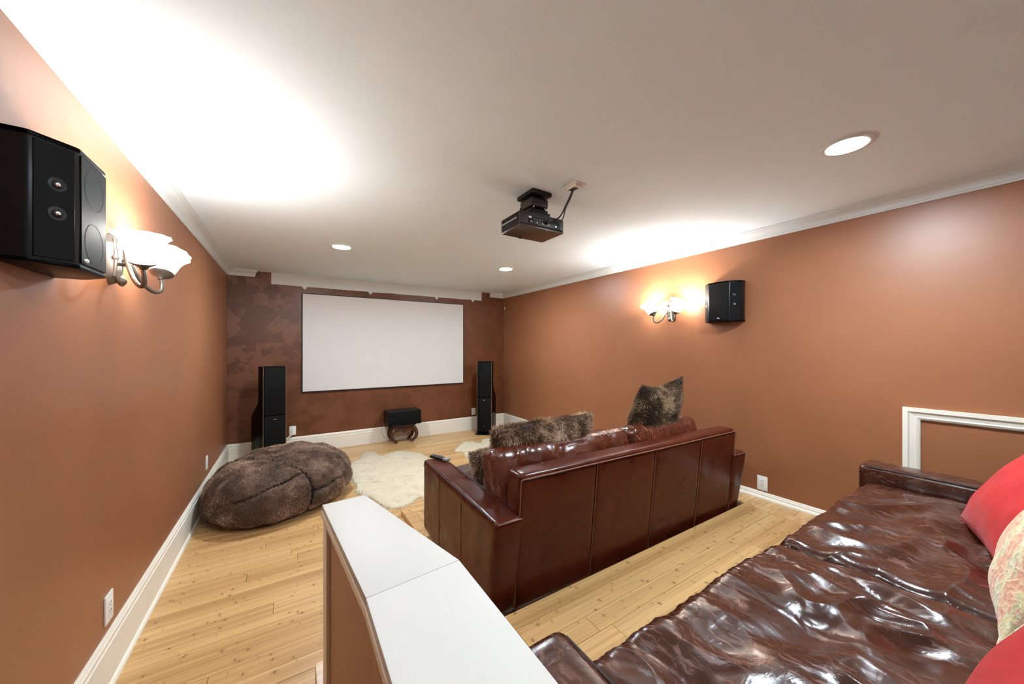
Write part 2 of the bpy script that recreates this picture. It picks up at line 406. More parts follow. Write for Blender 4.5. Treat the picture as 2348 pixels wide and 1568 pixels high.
def tri_sample(v, f, n, rng):
    t = np.concatenate([f[:, [0, 1, 2]], f[:, [0, 2, 3]]]) if f.shape[1] == 4 else f
    a, b, c = v[t[:, 0]], v[t[:, 1]], v[t[:, 2]]
    cr = np.cross(b - a, c - a); ar = np.linalg.norm(cr, axis=1)
    k = rng.choice(len(t), n, p=ar / ar.sum()); r1 = np.sqrt(rng.random(n)); r2 = rng.random(n)
    p = a[k] * (1 - r1)[:, None] + b[k] * (r1 * (1 - r2))[:, None] + c[k] * (r1 * r2)[:, None]
    return p, cr[k] / np.maximum(ar[k], 1e-12)[:, None]
def fur_mesh(name, v, f, n, length, width, comb, curl=0.35, seed=1, gravity=0.25, clump=9.0, keep=None, zmin=None):
    """thousands of tapering strands as one mesh; comb(p, nrm) gives the lay of the pile"""
    rng = np.random.default_rng(seed); p, nr = tri_sample(v, f, n, rng)
    if keep is not None:
        m = keep(p); p, nr = p[m], nr[m]; n = len(p)
    cd = comb(p, nr)
    cl = np.stack([pn(p * clump + 5), pn(p * clump + 50), pn(p * clump + 90)], 1)
    d = nr * 0.75 + cd + cl * curl * 1.6 + rng.normal(size=(n, 3)) * curl * 0.5
    d /= np.linalg.norm(d, axis=1)[:, None]
    ln = length * (0.65 + 0.6 * rng.random(n))[:, None]
    side = np.cross(d, rng.normal(size=(n, 3))); side /= np.linalg.norm(side, axis=1)[:, None]
    bend = cl * 0.6 + np.array((0, 0, -gravity)) + rng.normal(size=(n, 3)) * 0.15
    wd = width * (0.7 + 0.6 * rng.random(n))[:, None]
    p1 = p + d * ln * 0.5; p2 = p1 + (d + bend) / np.linalg.norm(d + bend, axis=1)[:, None] * ln * 0.5
    if zmin is not None:
        for q in (p1, p2): q[:, 2] = np.maximum(q[:, 2], zmin)
    V = np.stack([p - side * wd, p + side * wd, p1 - side * wd * 0.75, p1 + side * wd * 0.75, p2], 1).reshape(-1, 3)
    b = (np.arange(n) * 5)[:, None]
    F = np.concatenate([b + np.array((0, 1, 3)), b + np.array((0, 3, 2)), b + np.array((2, 3, 4))])
    me = bpy.data.meshes.new(name); me.vertices.add(len(V)); me.vertices.foreach_set('co', V.astype(np.float32).ravel())
    me.loops.add(F.size); me.loops.foreach_set('vertex_index', F.astype(np.int32).ravel())
    me.polygons.add(len(F)); me.polygons.foreach_set('loop_start', np.arange(0, F.size, 3, dtype=np.int32))
    me.update(calc_edges=True)
    a = me.attributes.new('along', 'FLOAT', 'POINT'); a.data.foreach_set('value', np.tile(np.array((0, 0, .5, .5, 1), np.float32), n))
    a = me.attributes.new('tint', 'FLOAT', 'POINT'); a.data.foreach_set('value', np.repeat(rng.random(n).astype(np.float32), 5))
    me.shade_smooth()
    return me

# ================================================================== THE SETTING
def S(name, label, cat, mb, mat, **kw):
    return tag(part(name, mb, mat, **kw), label, cat, kind='structure')
S('wall_left', 'brown painted side wall behind the beanbag', 'wall', B(XL - .1, XL, YB, YF, 0, ZC), 'wall')
S('wall_right', 'brown painted side wall beside both leather sofas', 'wall', B(XR, XR + .1, YB, YF, 0, ZC), 'wall')
wf = S('wall_front', 'brown wall with overlapping brush strokes behind the projection screen', 'wall', B(XL - .1, XR + .1, YF, YF + .1, 0, ZC), 'stroke')
S('wall_back', 'unseen back wall behind the rear sofa, made pale to bounce light', 'wall', B(XL - .1, XR + .1, YB - .1, YB, 0, ZC), 'cream_paint')  # out of view; pale paint chosen to bounce neutral light into the room
S('ceiling', 'flat white ceiling with recessed lights', 'ceiling', B(XL - .1, XR + .1, YB - .1, YF + .1, ZC, ZC + .1), 'ceiling')

# unpainted plaster band where the old pelmet was torn off, with ragged lower edge
def band():
    x0, x1 = -0.192, 2.804; n = 320; rr = random.Random(4)
    low = []
    for i in range(n + 1):
        x = x0 + (x1 - x0) * i / n; z = 2.192 + rr.uniform(-.0022, .0022) + 0.0015 * math.sin(i * .13)
        low.append((x, z))
    for nx in (0.15, 0.98, 1.98, 2.62):
        k = min(range(n + 1), key=lambda i: abs(low[i][0] - nx))
        low[k:k + 5] = [(low[k + j][0], low[k + j][1] - (.018, .030, .036, .033, .020)[j]) for j in range(5)]
    pts = low + [(x1, ZC - .001), (x0, ZC - .001)]
    mb = MB(); m = len(pts)
    mb.add([(x, YF - .006, z) for x, z in pts] + [(x, YF + .002, z) for x, z in pts],
           [tuple(range(m)), tuple(range(2 * m - 1, m - 1, -1))] + [(i, m + i, m + (i + 1) % m, (i + 1) % m) for i in range(m)])
    return mb
part('bare_plaster_band', band(), 'patch_plaster', wf)

CROWN = [(0, -.076), (.007, -.076), (.010, -.068), (.017, -.064), (.019, -.058), (.024, -.046), (.034, -.033), (.048, -.024), (.058, -.021), (.060, -.013), (.068, -.011), (.075, -.008), (.075, 0), (0, 0)]
S('trim_1', 'white crown moulding along the ceiling above the beanbag wall', 'moulding', MB().sweep(CROWN, YB, YF, lambda p, q, t: (XL + p, t, ZC + q)), 'white_paint')
S('trim_2', 'white crown moulding along the ceiling above the sofa wall', 'moulding', MB().sweep(CROWN, YB, YF, lambda p, q, t: (XR - p, t, ZC + q)), 'white_paint')
S('trim_3', 'cut stub of white crown moulding in the screen wall corner nearest the beanbag', 'moulding', MB().add(*(lambda n: ([(XL, YF - p, ZC + q) for p, q in CROWN] + [(-.365 + p * .55, YF - p, ZC + q) for p, q in CROWN], [tuple(range(n)), tuple(range(2 * n - 1, n - 1, -1))] + [(i, n + i, n + (i + 1) % n, (i + 1) % n) for i in range(n)]))(len(CROWN))), 'white_paint')
S('trim_4', 'short cut stub of white crown moulding in the screen wall corner nearest the sofas', 'moulding', MB().add(*(lambda n: ([(2.965 - p * .4, YF - p, ZC + q) for p, q in CROWN] + [(XR, YF - p, ZC + q) for p, q in CROWN], [tuple(range(n)), tuple(range(2 * n - 1, n - 1, -1))] + [(i, n + i, n + (i + 1) % n, (i + 1) % n) for i in range(n)]))(len(CROWN))), 'white_paint')

BASE = [(0, 0), (.016, 0), (.016, .172), (.012, .176), (.012, .181), (.015, .186), (.015, .197), (.011, .203), (.009, .210), (.005, .216), (0, .216)]
SHOE = [(.014, 0)] + [(.016 + .015 * math.cos(a), .022 * math.sin(a)) for a in [i * PI / 12 for i in range(7)]] + [(.014, .022)]
bl = S('baseboard_left', 'tall cream baseboard with shoe moulding along the beanbag wall', 'baseboard', MB().sweep(BASE, YB, YF, lambda p, q, t: (XL + p, t, q)), 'cream_paint')
part('shoe_moulding', MB().sweep(SHOE, YB, YF, lambda p, q, t: (XL + p - .003, t, q)), 'cream_paint', bl)
br = S('baseboard_right', 'cream baseboard along the sofa wall, half hidden by the raised floor', 'baseboard', MB().sweep(BASE, YB, YF, lambda p, q, t: (XR - p, t, q)), 'cream_paint')
part('shoe_moulding', MB().sweep(SHOE, YB, 1.56, lambda p, q, t: (XR - p + .002, t, UP + q)), 'cream_paint', br)
bf = S('baseboard_front', 'tall cream baseboard under the projection screen', 'baseboard', MB().sweep(BASE, XL, XR, lambda p, q, t: (t, YF - p, q)), 'cream_paint')

# ---- invented white doors in the unseen back wall, added to bounce neutral light
for _n, (_x, _lab) in enumerate(((-.12, 'invented white panelled doorway at the end of the aisle, added unseen to bounce light'), (2.2, 'invented white panelled doorway behind the rear sofa, added unseen to bounce light'))):
    d = thing('bounce_door_%d' % (_n + 1), _lab, 'bounce_door', (_x, YB, 0 if _n == 0 else UP), kind='structure')
    part('slab', B(-.42, .42, 0, .035, .01, 2.03 - (0 if _n == 0 else .14)), 'white_paint', d, .003)
    for px in (-.2, .2):
        for z0, z1 in ((.15, .85), (1.0, 1.75)): part('panel', B(px - .14, px + .14, .035, .043, z0, z1), 'white_paint', d, .004)
    for px in (-1, 1): part('casing_board', B(px * .465 - .04, px * .465 + .04, 0, .022, 0, 2.12 - (0 if _n == 0 else .14)), 'white_paint', d, .004)
    part('handle', MB().lathe([(.026, 0), (.026, .008), (.010, .012), (.010, .04), (.026, .05), (.022, .07), (.002, .074)], 20, Matrix.Translation((.36, .035, .95)) @ Matrix.Rotation(-PI / 2, 4, 'X')), 'pewter', d, smooth=True)

# ---- floors: planks run along X
PITCH = 0.0945; GAP = 0.0008
plank_cache = {}
def plank_mesh(length, width=PITCH):
    key = (round(length, 3), round(width, 3))
    if key not in plank_cache:
        plank_cache[key] = B(-length / 2 + GAP, length / 2 - GAP, -width / 2 + GAP, width / 2 - GAP, -.012, 0).mesh('plank', .0012, 1, False)
    return plank_cache[key]
def lay(parent, x0, x1, y0, y1, z, seed, unit=1.22, pitch=PITCH):
    rr = random.Random(seed); y = y0; row = 0
    while y < y1 - .004:
        wd = min(pitch, y1 - y); x = x0; first = rr.uniform(.25, unit)
        while x < x1 - .002:
            L = min(first, x1 - x); 
            if x1 - (x + L) < .12: L = x1 - x
            link('plank', plank_mesh(L, wd), 'bamboo', parent, (x + L / 2, y + wd / 2, z))
            x += L; first = unit
        y += wd; row += 1
fl = S('floor', 'light bamboo plank floor at the lower level', 'floor', B(XL, XR, YB, YF, -.06, -.011), 'subfloor')
lay(fl, XL + .014, .085, YB, 1.56, 0, 1); lay(fl, XL + .014, .785, 1.56, 2.967, 0, 2); lay(fl, XL + .014, XR - .014, 2.967, YF - .014, 0, 3)
# middle step the front sofa stands on
ms = S('front_platform', 'very low bamboo step under the front sofa', 'platform', B(.797, XR - .016, 1.38, 2.955, -.011, MID - .011), 'bamboo')
def border(parent, pts, z, name='border_plank'):
    part(name, MB().prism(pts, z - .012, z), 'bamboo', parent, .001, 1)
bw = .092
lay(ms, .785 + bw * 2, XR - .016, 1.38, 2.967 - bw * 2, MID, 4)
for k in range(2):
    a = bw * k; e = .0008
    border(ms, [(.785 + a + e, 1.38), (.785 + a + bw - e, 1.38), (.785 + a + bw - e, 2.967 - a - bw), (.785 + a + e, 2.967 - a - e * 2)], MID)
    border(ms, [(.785 + a + e * 2, 2.967 - a - e), (.785 + a + bw, 2.967 - a - bw + e), (XR - .016, 2.967 - a - bw + e), (XR - .016, 2.967 - a - e)], MID)
part('riser_board', B(.785, .797, 1.38, 2.967, 0, MID - .012), 'bamboo', ms)
part('riser_board', B(.797, XR - .016, 2.955, 2.967, 0, MID - .012), 'bamboo', ms)
# upper platform
rp = S('rear_platform', 'raised bamboo platform under the rear sofa', 'platform', MB().prism([(.098, YB), (XR - .001, YB), (XR - .001, 1.548), (3.03, 1.548), (3.03, 1.363), (.765, 1.363), (.765, 1.548), (.098, 1.548)], 0.0, UP - .012), 'subfloor')
lay(rp, .085 + bw, 3.0, -.05, 1.375 - bw, UP, 6)
lay(rp, .085, XR - .016, YB, -.05, UP, 9)
border(rp, [(.085, -.05), (.085 + bw, -.05), (.085 + bw, 1.375), (.085, 1.375)], UP)
border(rp, [(.085 + bw, 1.375 - bw + .0008), (3.0, 1.375 - bw + .0008), (3.0 + bw - .001, 1.375), (.085 + bw, 1.375)], UP)
border(rp, [(3.0008, -.05), (3.0 + bw, -.05), (3.0 + bw, 1.375 - .001), (3.0008, 1.375 - bw)], UP)
lay(rp, 3.0 + bw, XR - .016, -.05, 1.375, UP, 7, unit=.4)
lay(rp, 3.04, XR - .016, 1.375, 1.56, UP, 8, unit=.4)
border(rp, [(.085, 1.3755), (.755, 1.3755), (.755, 1.56), (.085, 1.56)], UP)
part('riser_board', B(.085, .098, YB, 1.56, 0, UP - .012), 'bamboo', rp, .001, 1)
part('riser_board', B(.098, .755, 1.548, 1.56, 0, UP - .012), 'bamboo', rp, .001, 1)
part('riser_board', B(.765, 3.03, 1.363, 1.375, MID, UP - .012), 'bamboo', rp, .001, 1)

# ---- half wall with white cap
CAPZ = 0.824
F1, F2, K1, K2, N1, N2 = (.099, 1.427), (.244, 1.4375), (.145, .843), (.380, .8635), (.1435, -.9), (.381, -.9)
def inset(e):
    return [(F1[0] + e, F1[1] - e), (F2[0] - e, F2[1] - e), (K2[0] - e, K2[1] - e * .3), (N2[0] - e, N2[1] + e), (N1[0] + e, N1[1] + e), (K1[0] + e, K1[1])]
hw = thing('wall_half', 'low half wall with a wide white cap beside the front sofa', 'half wall', (0, 0, 0), kind='structure')
part('wall_body', MB().prism(inset(.014), 0, CAPZ - .02), 'wall', hw)
part('cap_board', MB().prism([F1, F2, K2, K1], CAPZ - .022, CAPZ), 'cap_paint', hw, .003)
part('cap_board', MB().prism([(K1[0], K1[1] - .0006), (K2[0], K2[1] - .0006), N2, N1], CAPZ - .022, CAPZ), 'cap_paint', hw, .003)
part('cap_moulding', MB().prism(inset(-.003), CAPZ - .044, CAPZ - .022), 'cream_paint', hw, .004)
part('cap_moulding', MB().prism(inset(.004), CAPZ - .062, CAPZ - .044), 'cream_paint', hw, .004)
part('end_trim', MB().prism([(F1[0] + .003, F1[1] - .003), (F2[0] - .003, F2[1] - .003), (F2[0] + .009, F2[1] - .065), (F1[0] + .008, F1[1] - .070)], 0.0, CAPZ - .058), 'cream_paint', hw, .003)

# ---- white picture-frame casing on the sofa wall
pf = thing('trim_5', 'white casing frame on the brown wall above the rear sofa arm', 'casing', (XR, 0, 0), kind='structure')
CAS = [(0, 0), (.0, -.030), (.022, -.030), (.028, -.022), (.050, -.018), (.056, -.021), (.066, -.016), (.072, -.010), (.072, 0)]
def casing(a, b, horizontal, outer, sign):
    # mitred length of casing: p runs from the outer edge inwards
    mb = MB(); n = len(CAS)
    if horizontal: A = [(q, a - p, outer - sign * p) for p, q in CAS]; C = [(q, b + p, outer - sign * p) for p, q in CAS]
    else: A = [(q, outer - sign * p, a - p) for p, q in CAS]; C = [(q, outer - sign * p, b + p) for p, q in CAS]
    return mb.add(A + C, [tuple(range(n)), tuple(range(2 * n - 1, n - 1, -1))] + [(i, n + i, n + (i + 1) % n, (i + 1) % n) for i in range(n)])
T0, T1, TY0, TY1 = .36, 1.016, -.48, .562
part('casing_board', casing(TY1, TY0, True, T1, 1), 'cream_paint', pf); part('casing_board', casing(TY1, TY0, True, T0, -1), 'cream_paint', pf)
part('casing_board', casing(T1, T0, False, TY1, 1), 'cream_paint', pf); part('casing_board', casing(T1, T0, False, TY0, -1), 'cream_paint', pf)

# ================================================================== LIGHT FITTINGS
def downlight(x, y, label, lamp):
    t = thing('recessed_light', label, 'ceiling light', (x, y, ZC), group='recessed ceiling lights')
    ring = MB().lathe([(.098, .002), (.098, -.004), (.090, -.008), (.076, -.006), (.074, .004)], 40, cap=False)
    part('trim_ring', ring, 'white_paint', t, smooth=True)
    part('lens', MB().lathe([(.075, -.002), (.074, -.0045), (.06, -.006), (.001, -.0075)], 40), 'lens_glow_' + lamp, t, smooth=True)
downlight(.42, 3.69, 'small recessed ceiling light above the beanbag', 'a')
downlight(2.22, 3.66, 'recessed ceiling light beyond the projector, nearest the screen corner', 'a')
downlight(2.225, .567, 'large bright recessed ceiling light above the rear sofa', 'b')
downlight(.42, .567, 'recessed ceiling light above the white half wall cap', 'c')

def sconce(x, sgn, label):
    """built in local frame: o = +x away from the wall, s = y along the wall, z up from 1.70"""
    t = thing('wall_sconce', label, 'sconce', (x, 2.14, 1.70), (0, 0, 0 if sgn > 0 else PI), group='twin arm wall sconces')
    pl = [(-.045, -.01), (-.038, -.03), (-.02, -.045), (0, -.055), (.02, -.045), (.038, -.03), (.045, -.01), (.045, .12), (.03, .15), (0, .165), (-.03, .15), (-.045, .12)]
    n = len(pl)
    mb = MB().add([(0, s, z) for s, z in pl] + [(.022, s * .8, z * .92 + .004) for s, z in pl] + [(.03, s * .6, z * .85 + .008) for s, z in pl],
                  [tuple(range(n))[::-1], tuple(range(2 * n, 3 * n))] + [(i, (i + 1) % n, n + (i + 1) % n, n + i) for i in range(n)] + [(n + i, n + (i + 1) % n, 2 * n + (i + 1) % n, 2 * n + i) for i in range(n)])
    bp = part('back_plate', mb, 'pewter', t, .003)
    for s in (-1, 1):
        part('reed', MB().tube([(.022, s * .030, -.02), (.028, s * .033, .05), (.022, s * .028, .135)], .006, 8, smooth=4), 'pewter', bp)
        part('reed_band', MB().lathe([(.010, -.008), (.012, 0), (.010, .008)], 12, Matrix.Translation((.026, s * .032, .055))), 'pewter', bp)
    part('leaf_boss', MB().lathe([(.002, 0), (.020, .008), (.024, .018), (.012, .028), (.002, .032)], 14, Matrix.Translation((.02, 0, -.035)) @ Matrix.Rotation(PI / 2, 4, 'Y')), 'pewter', bp, smooth=True)
    for s in (-1, 1):
        ar = part('arm', MB().tube([(.075, s * .012, .095), (.062, s * .006, .110), (.052, s * .012, .100), (.052, s * .016, .075), (.062, s * .026, .03), (.085, s * .050, -.030),
                                    (.112, s * .082, -.062), (.130, s * .108, -.055), (.133, s * .118, -.025), (.130, s * .116, .012)], .0085, 10, smooth=5), 'pewter', t, smooth=True)
        part('arm_joint', MB().tube([(.02, 0, .035), (.045, s * .010, .035), (.060, s * .024, .032)], .007, 8, smooth=3), 'pewter', ar, smooth=True)
        tilt = Matrix.Translation((.130, s * .116, .010)) @ Matrix.Rotation(-s * math.radians(24), 4, 'X') @ Matrix.Rotation(math.radians(4), 4, 'Y')
        part('socket_cup', MB().lathe([(.008, -.012), (.014, .0), (.030, .012), (.040, .018), (.043, .024), (.038, .027)], 24, tilt), 'pewter', t, smooth=True)
        vs = []; prof = [(.034, .024), (.042, .034), (.049, .055), (.055, .080), (.064, .104), (.076, .122), (.086, .132), (.083, .133), (.072, .122), (.060, .104), (.051, .080), (.045, .055), (.038, .036), (.028, .030)]
        mb = MB().lathe(prof, 48, None, cap=False)
        # scalloped rim
        mb.v = [(px * (1 + .035 * max(0, (pz - .10) / .03) * math.cos(12 * math.atan2(py, px))), py * (1 + .035 * max(0, (pz - .10) / .03) * math.cos(12 * math.atan2(py, px))), pz) for px, py, pz in mb.v]
        part('glass_shade', mb.xf(tilt), 'shade_glow', t, smooth=True)
        ld = bpy.data.lights.new('bulb', 'POINT'); ld.energy = SCONCE_P; ld.color = (1.0, 0.965, 0.89); ld.shadow_soft_size = .03
        lo = bpy.data.objects.new('bulb', ld); COL.objects.link(lo); lo.parent = t; lo.location = tilt @ Vector((0, 0, .118))
sconce(XL, 1, 'twin shade wall sconce glowing beside the large black wall speaker above the beanbag')
sconce(XR, -1, 'twin shade wall sconce with scroll arms on the wall behind the front sofa')

# ================================================================== SPEAKERS
def wall_speaker(x, sgn, label):
    t = thing('wall_speaker', label, 'speaker', (x, 1.62 if sgn < 0 else 1.585, 1.61), (0, 0, 0 if sgn > 0 else PI), group='black surround speakers')
    pl = [(0, -.150), (.060, -.150), (.066, -.147), (.126, -.088), (.130, -.080), (.130, .080), (.126, .088), (.066, .147), (.060, .150), (0, .150)]
    part('cabinet', MB().prism(pl, 0, .335), 'plastic_black', t, .004)
    part('top_lip', MB().prism([(a * 1.012, b * 1.012) for a, b in pl], .326, .338), 'gloss_black', t, .002)
    part('bottom_lip', MB().prism([(a * 1.012, b * 1.012) for a, b in pl], -.003, .008), 'gloss_black', t, .002)
    part('front_grille', B(.1300, .1335, -.080, .080, .014, .322), 'grille', t, .0012, 1)
    for s in (-1, 1):
        c = Vector((.0965, s * .1175, .168)); ang = s * math.radians(44.5)
        m = Matrix.Translation(c) @ Matrix.Rotation(ang, 4, 'Z')
        part('side_grille', B(-.0015, .0025, -.038, .038, -.154, .154).xf(m), 'grille', t, .001, 1)
        for dz in (.048, -.030):
            mm = m @ Matrix.Translation((.0022, -s * .004, dz)) @ Matrix.Rotation(PI / 2, 4, 'Y')
            tw = part('tweeter', MB().lathe([(.019, 0), (.018, .0012), (.012, .0008), (.010, .0020), (.005, .0042), (.001, .005)], 24, mm), 'plastic_black', t, smooth=True)
            part('dome', MB().lathe([(.0062, .0035), (.0045, .0062), (.001, .0072)], 16, mm), 'badge_silver', tw, smooth=True)
    for dz in (.085, .245):
        mm = Matrix.Translation((.1330, 0, dz)) @ Matrix.Rotation(PI / 2, 4, 'Y')
        part('woofer_ring', MB().lathe([(.060, 0), (.061, .0007), (.0585, .0008), (.0575, 0)], 40, mm, cap=False), 'grille', t, smooth=True)
    mm = Matrix.Translation((.1335, -.052 if sgn > 0 else .0, .026)) @ Matrix.Rotation(PI / 2, 4, 'Y')
    part('badge', MB().lathe([(.013, 0), (.012, .0022), (.001, .003)], 20, mm @ Matrix.Diagonal((.5, 1, 1, 1))), 'badge_silver', t, smooth=True)
wall_speaker(XL, 1, 'large black wall speaker at the left edge beside the glowing sconce')
wall_speaker(XR, -1, 'small black wall speaker on the brown wall above the front sofa')

def tower(x, y, a, label):
    t = thing('tower_speaker', label, 'speaker', (x, y, 0), (0, 0, a), group='floor standing tower speakers')
    # front faces -y; the lower cabinet is much deeper than the upper
    prof = [(0.0, .02), (.40, .02), (.40, .545), (.385, .575), (.19, .715), (.165, .755), (.165, 1.165), (0.0, 1.165)]
    n = len(prof); W = .115
    part('cabinet', MB().add([(-W, y_, z) for y_, z in prof] + [(W, y_, z) for y_, z in prof], [tuple(range(n)), tuple(range(2 * n - 1, n - 1, -1))] + [(i, n + i, n + (i + 1) % n, (i + 1) % n) for i in range(n)]), 'gloss_black', t, .008)
    part('upper_grille', B(-W + .008, W - .008, -.014, .002, .60, 1.155), 'grille', t, .004)
    part('lower_grille', B(-W + .008, W - .008, -.014, .002, .05, .590), 'grille', t, .004)
    for s in (-1, 1): part('edge_strip', B(s * W - .0035, s * W + .0035, -.010, .004, .04, 1.165), 'metal_trim', t, .001, 1)
    part('badge', B(-.016, .016, -.0165, -.013, .545, .555), 'badge_silver', t, .001, 1)
    part('base_plate', B(-W - .025, W + .025, -.03, .41, 0, .022), 'gloss_black', t, .006)
    part('indicator', B(-.004, .004, -.0160, -.0138, .130, .138), 'metal_trim', t)
    for s in (-1, 1): part('foot_stud', MB().lathe([(.008, 0), (.008, .006), (.002, .008)], 12, Matrix.Translation((s * .10, -.018, .021))), 'badge_silver', t)
tower(-.144, 4.965, math.radians(20), 'black tower speaker with stepped back standing behind the beanbag')
tower(2.625, 4.985, -math.radians(40), 'slim black tower speaker in the far corner behind the white sheepskin')

cs = thing('center_speaker', 'black box centre speaker resting on the carved stool', 'speaker', (1.414, 5.135, .266))
part('cabinet', B(-.238, .238, .0, .262, 0, .205), 'plastic_black', cs, .006)
part('front_grille', B(-.232, .232, -.012, .002, .006, .199), 'grille', cs, .004)
st = thing('carved_stool', 'small carved dark wood stool with curled legs under the centre speaker', 'stool', (1.415, 5.265, 0))
part('seat_top', B(-.165, .165, -.115, .105, .248, .266), 'stool_wood', st, .006)
part('seat_moulding', B(-.145, .145, -.098, .088, .228, .248), 'stool_wood', st, .007)
for sy in (-.085, .075):
    ap = [(-.150, .228), (.150, .228), (.155, .180), (.10, .165), (.06, .178), (.03, .160), (0, .150), (-.03, .160), (-.06, .178), (-.10, .165), (-.155, .180)]
    m = len(ap); part('apron', MB().add([(a, sy - .012, z) for a, z in ap] + [(a, sy + .012, z) for a, z in ap], [tuple(range(m)), tuple(range(2 * m - 1, m - 1, -1))] + [(i, m + i, m + (i + 1) % m, (i + 1) % m) for i in range(m)]), 'stool_wood', st, .004)
for sx in (-1, 1):
    part('side_apron', B(sx * .145 - .012, sx * .145 + .012, -.08, .07, .175, .228), 'stool_wood', st, .005)
    for sy, yy in ((-1, -.082), (1, .072)):
        part('leg', MB().tube([(sx * .135, yy, .225), (sx * .160, yy + sy * .012, .185), (sx * .176, yy + sy * .02, .130), (sx * .165, yy + sy * .016, .075), (sx * .128, yy + sy * .004, .038), (sx * .104, yy, .020), (sx * .098, yy, .016)], .022, 10, [.026, .028, .026, .024, .021, .018, .016], smooth=5), 'stool_wood', st, smooth=True)
tag(part('speaker_wire', MB().tube([(1.18, 5.30, .30), (1.145, 5.33, .24), (1.14, 5.34, .15), (1.17, 5.33, .08), (1.20, 5.31, .10), (1.205, 5.36, .03), (1.24, 5.40, .006)], .0025, 6, smooth=6), 'grey_rubber'), 'thin grey wire looping from the centre speaker to the floor', 'wire')

# ================================================================== SCREEN
sr = thing('projection_screen', 'wide white projection screen in a thin dark frame', 'projection screen', (1.2985, YF, 1.4495))
part('screen_surface', B(-1.147, 1.147, -.030, -.004, -.6455, .6455), 'screen_fabric', sr)
for z in (-1, 1): part('frame_rail', B(-1.158, 1.158, -.034, -.001, z * .6505 - .0055, z * .6505 + .0055), 'frame_black', sr, .001, 1)
for x in (-1, 1): part('frame_stile', B(x * 1.1525 - .0055, x * 1.1525 + .0055, -.034, -.001, -.645, .645), 'frame_black', sr, .001, 1)

# ================================================================== PROJECTOR
pm = thing('projector_mount', 'black ceiling mount holding up the projector', 'mount', (1.30, 1.80, ZC))
part('ceiling_plate', B(-.075, .075, -.085, .085, -.026, 0), 'plastic_black', pm, .008)
part('swivel_block', B(-.062, .068, -.060, .070, -.092, -.034), 'projector_shell', pm, .014, 3)
part('neck', MB().lathe([(.028, -.036), (.028, -.02)], 20), 'plastic_black', pm)
part('lower_bracket', B(-.055, .075, -.045, .055, -.120, -.098), 'plastic_black', pm, .005)
part('lower_bracket', B(-.050, .085, -.055, .045, -.136, -.118), 'plastic_black', pm, .004)
for a in (-.04, .045): part('screw', MB().lathe([(.005, -.100), (.005, -.088)], 8, Matrix.Translation((a, -.050, 0))), 'badge_silver', pm)
pj = thing('projector', 'dark brown projector hanging from the white ceiling', 'projector', (1.308, 1.832, 2.104))
hx, hy, hz = .165, .112, .090
part('shell', B(-hx, hx, -hy, hy, .012, hz), 'projector_shell', pj, .010, 3)
part('lower_shell', B(-hx + .001, hx - .001, -hy + .001, hy - .001, 0, .014), 'projector_bottom', pj, .006)
pp = part('port_panel', B(-.110, .135, -hy - .002, -hy + .004, .020, .062), 'plastic_black', pj, .002)
for k in range(7): part('port', B(-.095 + k * .022, -.083 + k * .022, -hy - .0045, -hy, .028, .038), 'slot_dark' if k % 2 else 'metal_trim', pp)
for k in range(6): part('port_label', B(-.070 + k * .020, -.060 + k * .020, -hy - .0028, -hy, .050, .052), 'badge_silver', pp)
part('rating_label', B(-.108, -.086, -hy - .0034, -hy, .051, .062), 'badge_silver', pp)
part('plug', MB().tube([(.02, -hy - .002, .040), (.02, -hy - .022, .042), (.028, -hy - .03, .055)], .007, 8), 'cable_black', pj)
part('plug', MB().tube([(.045, -hy - .002, .048), (.043, -hy - .014, .062)], .0045, 8), 'cord_white', pj)
part('status_light', B(.095, .103, -hy - .004, -hy, .030, .037), 'led_green', pp)
part('status_light', B(.040, .043, -hy + .010, -hy + .013, -.001, .002), 'led_red', pj)
for k in range(11): part('vent_slat', B(-hx - .0025, -hx + .001, -hy + .016, hy - .012, .018 + k * .0062, .0205 + k * .0062), 'plastic_black', pj)
part('side_stripe', B(-hx - .0032, -hx + .001, -hy + .036, hy - .004, .050, .0565), 'badge_silver', pj)
part('lens_recess', MB().lathe([(.030, .0), (.030, .012), (.022, .012), (.020, .004)], 24, Matrix.Translation((-.02, hy - .014, .045)) @ Matrix.Rotation(-PI / 2, 4, 'X')), 'gloss_black', pj, smooth=True)
part('foot', MB().lathe([(.012, -.005), (.014, .002)], 14, Matrix.Translation((-.03, .09, 0))), 'plastic_black', pj)
part('foot', MB().lathe([(.007, 0), (.007, .012)], 14, Matrix.Translation((-.15, -.095, hz))), 'plastic_black', pj)
part('logo_mark', B(-.085, -.035, -.062, -.058, -.0006, .001), 'metal_trim', pj)
cp = thing('cable_plate', 'square white cable plate on the ceiling behind the projector', 'wall plate', (1.425, 1.572, ZC), (0, 0, 0))
part('plate', B(-.040, .040, -.060, .060, -.006, 0), 'outlet_white', cp, .002)
part('hood', MB().prism([(-.026, -.045), (.026, -.045), (.026, .03), (.018, .042), (-.018, .042), (-.026, .03)], -.016, -.005), 'outlet_white', cp, .003)
part('opening', B(-.016, .016, -.02, .03, -.0172, -.012), 'slot_dark', cp)
tag(part('projector_cable', MB().tube([(1.425, 1.575, ZC - .010), (1.415, 1.59, ZC - .05), (1.405, 1.62, ZC - .10), (1.395, 1.66, ZC - .155), (1.36, 1.695, ZC - .185), (1.335, 1.705, ZC - .190)], .005, 8, smooth=6), 'cable_black'), 'thick black cable from the ceiling plate to the projector ports', 'cable')
tag(part('projector_cable', MB().tube([(1.431, 1.58, ZC - .010), (1.423, 1.60, ZC - .06), (1.420, 1.64, ZC - .11), (1.432, 1.675, ZC - .15), (1.432, 1.700, ZC - .165), (1.40, 1.716, ZC - .172)], .0038, 8, smooth=6), 'cable_black'), 'thin black power cable from the ceiling plate to the projector corner', 'cable')

